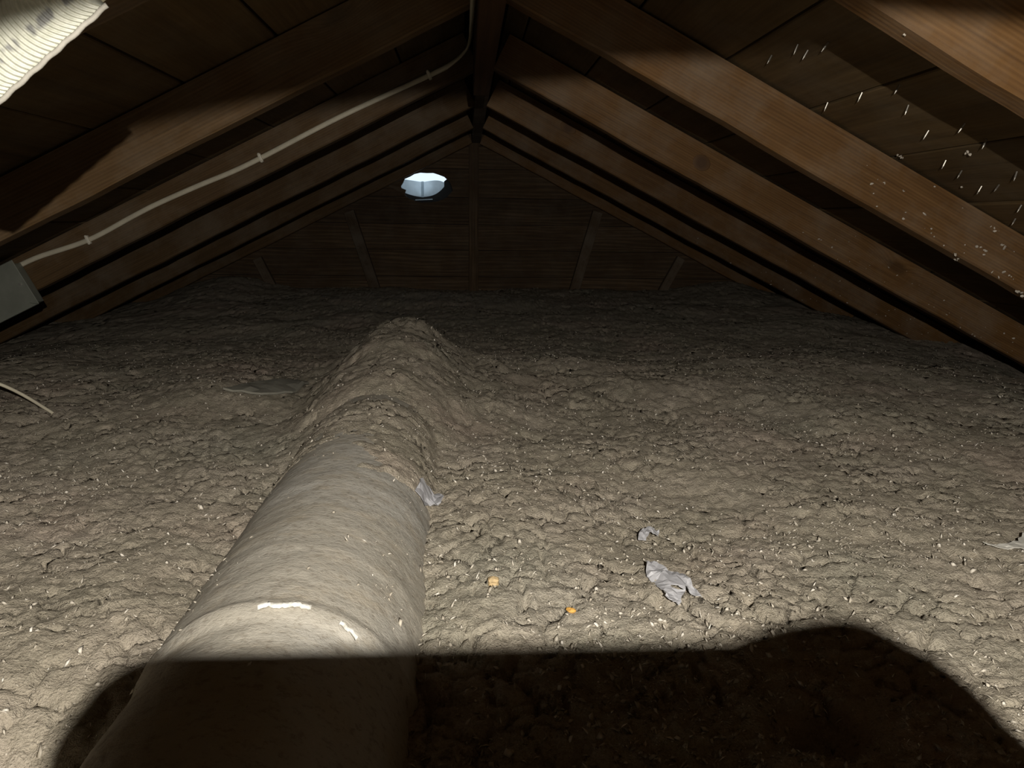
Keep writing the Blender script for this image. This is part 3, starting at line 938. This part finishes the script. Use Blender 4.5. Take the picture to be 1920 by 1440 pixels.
tag(band, 'bright white ribbed band with faded grey marks, close up in the top left corner', 'band')
def strip_mesh(wd, th, L, pitch, v0, name):
    """ribbed strap: local X along, Y across (up), Z towards the lens"""
    bmx = bmesh.new(); prev = None; per = 6; n = int(L / pitch * per); K = 40
    for i in range(n + 1):
        x = L * i / n
        rib = 0.0006 * math.cos(2 * math.pi * i / per)
        ring = []
        for k in range(K):
            a = 2 * math.pi * k / K
            cy_ = math.cos(a); cz_ = math.sin(a)
            yy = wd * math.copysign(abs(cy_) ** 0.75, cy_); zz_ = th * math.copysign(abs(cz_) ** 0.8, cz_)
            bow = 0.006 * (1 - cy_ * cy_) + 0.0009 * math.sin(x * 90 + cy_ * 2.5)
            ring.append(bmx.verts.new((x + bow, yy + v0 + rib * cy_ * 0.5, zz_ + rib * cz_ * 1.2)))
        if prev:
            for k in range(K):
                bmx.faces.new((prev[k], prev[(k + 1) % K], ring[(k + 1) % K], ring[k]))
        else:
            bmx.faces.new(ring[::-1])
        prev = ring
    bmx.faces.new(prev)
    o = bm_obj(name, bmx, M_BAND, band, True)
    return o
R3 = Matrix((BA, BU, BA.cross(BU))).transposed()
if (R3 @ Vector((0, 0, 1))).dot(BN) < 0:
    R3 = Matrix((BA, -BU, BA.cross(-BU))).transposed(); flipY = -1
else:
    flipY = 1
band.matrix_world = Matrix.Translation(BE) @ R3.to_4x4()
strip_mesh(0.0165, 0.0065, 0.11, 0.0029, 0.0178 * flipY, 'band_strip')
strip_mesh(0.0165, 0.0065, 0.11, 0.0029, 0.0520 * flipY, 'band_strip')
bm_obj('edge_cord', tube_bm([(-0.0006 + 0.11 * i / 40, (0.0010 + 0.0003 * math.sin(i * 1.3)) * flipY, 0.003) for i in range(41)], 0.0014, 8), M_CORD, band, True)
bm_obj('hanging_tape', box_bm(0.34, 0.0075, 0.0008, 0.0002, mat=Matrix.Translation((-0.168, 0.0085 * flipY, -0.003))), M_TAN_TAPE, band)

# ------------------------------------------------------------------ nail points through the sheathing
nails = [(0.4315, 1.2703, 0.2616), (0.436, 1.1823, 0.2594), (0.455, 1.1235, 0.2499), (0.553, 1.3219, 0.2011), (0.5554, 1.2122, 0.1999), (0.5632, 1.1202, 0.1961),
         (0.6643, 1.2061, 0.1457), (0.6647, 1.1182, 0.1455), (0.7056, 1.1262, 0.1252), (0.7884, 1.1678, 0.0839), (0.7721, 1.2779, 0.092), (0.819, 1.2913, 0.0687),
         (0.819, 1.2479, 0.0687), (0.8788, 1.2702, 0.0389), (0.9214, 1.3382, 0.0177), (0.4515, 1.1813, 0.2517), (0.6039, 1.1642, 0.1758), (0.7403, 1.2743, 0.1079),
         (0.52, 0.80, 0.2182), (0.95, 1.21, 0.003)]
bmx = bmesh.new()
bmesh.ops.create_cone(bmx, cap_ends=True, segments=8, radius1=0.0015, radius2=0.0014, depth=0.010, matrix=Matrix.Translation((0, 0, -0.005)))
bmesh.ops.create_cone(bmx, cap_ends=True, segments=8, radius1=0.0001, radius2=0.0014, depth=0.005, matrix=Matrix.Translation((0, 0, -0.0125)))
nail_me = bpy.data.meshes.new('nail'); bm_to = bmx.to_mesh(nail_me); bmx.free(); nail_me.materials.append(M_STEEL)
bpy.context.view_layer.update()
boards = [c for c in CEIL_R.children]
for i, (x, y, z) in enumerate(nails):
    s_ = (Vector((x, y, Z0 + z)) - Vector((0, y, RZ)) - AZ_R * DEP).dot(AX_R)
    bd = next((c for c in boards if c['s_range'][0] <= s_ < c['s_range'][1]), boards[-1])
    o = bpy.data.objects.new('nail', nail_me); COL.objects.link(o); o.parent = bd
    tilt = Matrix.Rotation(random.uniform(-0.2, 0.2), 4, 'X') @ Matrix.Rotation(random.uniform(-0.2, 0.2), 4, 'Y')
    ay = AZ_R.cross(AX_R)
    Mw = Matrix.Translation(Vector((x, y, Z0 + z)) + AZ_R * 0.004) @ Matrix((AX_R, ay, AZ_R)).transposed().to_4x4() @ tilt
    o.matrix_basis = bd.matrix_world.inverted() @ Mw
for root in S.objects:
    if 's_range' in root: del root['s_range']

# fluff crumbs stuck to the right rafters and boards
def fluff():
    bmx = bmesh.new()
    r = np.random.default_rng(77)
    n_ = Vector((-SI, 0, -CO))
    def blob(p, s):
        m_ = bmesh.ops.create_icosphere(bmx, subdivisions=1, radius=1.0)
        sc = r.uniform(0.5, 1.3, 3) * s
        rot = Matrix.Rotation(r.random() * 6, 4, 'X') @ Matrix.Rotation(r.random() * 6, 4, 'Z')
        for v in m_['verts']:
            v.co = rot @ Vector((v.co.x * sc[0], v.co.y * sc[1] * 0.6, v.co.z * sc[2] * 0.6)) * (1 + r.normal() * 0.18) + p
    def face_pt(k, s_, off):
        p, ax, az = slope_matrix(1, s_, D1 + k * SP - 0.0008, off)
        return p
    for k, cnt, smin, smax in ((0, 46, 0.62, 1.35), (1, 50, 0.9, 1.75), (2, 40, 1.1, 1.95), (3, 25, 1.0, 1.8)):
        for i in range(cnt):
            s_ = smin + (smax - smin) * (1 - (1 - r.random()) ** 1.0) ** 0.7
            blob(face_pt(k, s_, abs(r.normal()) * 0.035 if r.random() < .6 else r.random() * DEP * .9), r.uniform(0.0010, 0.0030) * (1.6 if r.random() < 0.12 else 1))
    for k, s_, off, sz in ((0, 0.76, 0.045, .0035), (0, 0.80, 0.05, .0032), (0, 0.985, 0.03, .0075), (0, 0.985, 0.072, .004), (0, 1.02, 0.055, .005), (0, 0.95, -0.001, .006), (0, 0.955, -0.006, .004), (0, 1.10, -0.001, .008), (1, 1.72, 0.01, .006)):
        for j in range(4):
            blob(face_pt(k, s_ + r.normal() * sz * .7, off + r.normal() * sz * .4), sz * .5)
    for s_, y, sz in ((0.745, 1.352, .005), (0.765, 1.19, .007), (0.93, 1.17, .006), (0.99, 1.25, .009), (1.03, 1.27, .006), (0.86, 1.33, .004)):
        for j in range(4):
            p, ax, az = slope_matrix(1, s_ + r.normal() * sz * .5, y + r.normal() * sz * .5, DEP - 0.001)
            blob(p, sz * .5)
    for j in range(3):  # pale bits standing in for a nail under the nearest rafter
        p, ax, az = slope_matrix(1, 0.425 + j * .0008, 0.786, -0.001)
        blob(p, 0.0016)
    return bmx
M_FLUFF = plain('pale_fluff', (0.52, 0.47, 0.40), 0.95, 0, 0.2, 150)
fo = bm_obj('insulation_fluff', fluff(), M_FLUFF)
tag(fo, 'pale bits of insulation fluff stuck to the right rafters and roof boards', 'fluff', kind='stuff')

# ------------------------------------------------------------------ the phone that took the picture (behind the lens) and the hand holding it
ph = empty('phone', (0.00125, -0.014, Z0 - 0.031))
tag(ph, 'phone held level in front of the head lamp, throwing the dark shadow across the foreground', 'phone')
def rrect(w, h, r, n=8):
    out = []
    for cx, cy, a0 in ((w / 2 - r, h / 2 - r, 0), (-w / 2 + r, h / 2 - r, 90), (-w / 2 + r, -h / 2 + r, 180), (w / 2 - r, -h / 2 + r, 270)):
        for k in range(n + 1):
            a = math.radians(a0 + 90 * k / n); out.append((cx + r * math.cos(a), cy + r * math.sin(a)))
    return out
bm_obj('phone_body', prism(rrect(0.1455, 0.072, 0.018), -0.004, 0.0035), M_PHONER, ph)
bm_obj('phone_screen', prism(rrect(0.138, 0.065, 0.014), -0.0046, -0.0041), M_PHONE, ph)

def skin(name, chains, mat, parent=None):
    vs, es, rs, roots = [], [], [], []
    for ci, (pts_, rad_) in enumerate(chains):
        b0 = len(vs)
        for k, (p, r_) in enumerate(zip(pts_, rad_)):
            vs.append(p); rs.append(r_)
            if k: es.append((b0 + k - 1, b0 + k))
        roots.append(b0)
    me = bpy.data.meshes.new(name); me.from_pydata(vs, es, []); me.update()
    o = link(bpy.data.objects.new(name, me), parent)
    md = o.modifiers.new('skin', 'SKIN')
    sv = me.skin_vertices[0].data
    for i, r_ in enumerate(rs): sv[i].radius = (r_, r_ * 0.85)
    for i in roots: sv[i].use_root = True
    sd = o.modifiers.new('sub', 'SUBSURF'); sd.levels = 2; sd.render_levels = 2
    me.materials.append(mat)
    return o
hand = empty('person', (0.14, -0.05, Z0 - 0.10))
tag(hand, 'gloved right hand and sleeve gripping the right end of the phone', 'person')
def hp(*p): return tuple(Vector(p) - Vector((0.14, -0.05, -0.10)))
skin('glove', [
    ([hp(0.150, -0.075, -0.130), hp(0.125, -0.050, -0.092), hp(0.103, -0.036, -0.062), hp(0.094, -0.030, -0.040)], [0.026, 0.030, 0.024, 0.014]),   # palm
    ([hp(0.098, -0.030, -0.052), hp(0.085, -0.019, -0.034), hp(0.0705, -0.012, -0.0115), hp(0.056, -0.010, 0.0030), hp(0.042, -0.010, 0.0012), hp(0.030, -0.010, -0.0020)], [0.011, 0.008, 0.0064, 0.0064, 0.0058, 0.0050]),
    ([hp(0.104, -0.032, -0.052), hp(0.098, -0.010, -0.044), hp(0.080, 0.001, -0.038), hp(0.060, 0.000, -0.034)], [0.011, 0.009, 0.008, 0.007]),
    ([hp(0.110, -0.034, -0.066), hp(0.102, -0.010, -0.058), hp(0.084, 0.001, -0.053), hp(0.064, 0.000, -0.050)], [0.011, 0.009, 0.008, 0.007]),
    ([hp(0.118, -0.038, -0.080), hp(0.106, -0.014, -0.073), hp(0.092, -0.001, -0.068), hp(0.078, -0.001, -0.064)], [0.010, 0.008, 0.007, 0.006]),
    ([hp(0.112, -0.048, -0.074), hp(0.094, -0.046, -0.060), hp(0.076, -0.034, -0.046), hp(0.058, -0.027, -0.038)], [0.013, 0.011, 0.009, 0.008]),
], M_GLOVE, hand)
skin('sleeve', [([hp(0.147, -0.072, -0.126), hp(0.18, -0.12, -0.19), hp(0.25, -0.24, -0.27), hp(0.33, -0.38, -0.28)], [0.034, 0.042, 0.050, 0.056])], M_SLEEVE, hand)
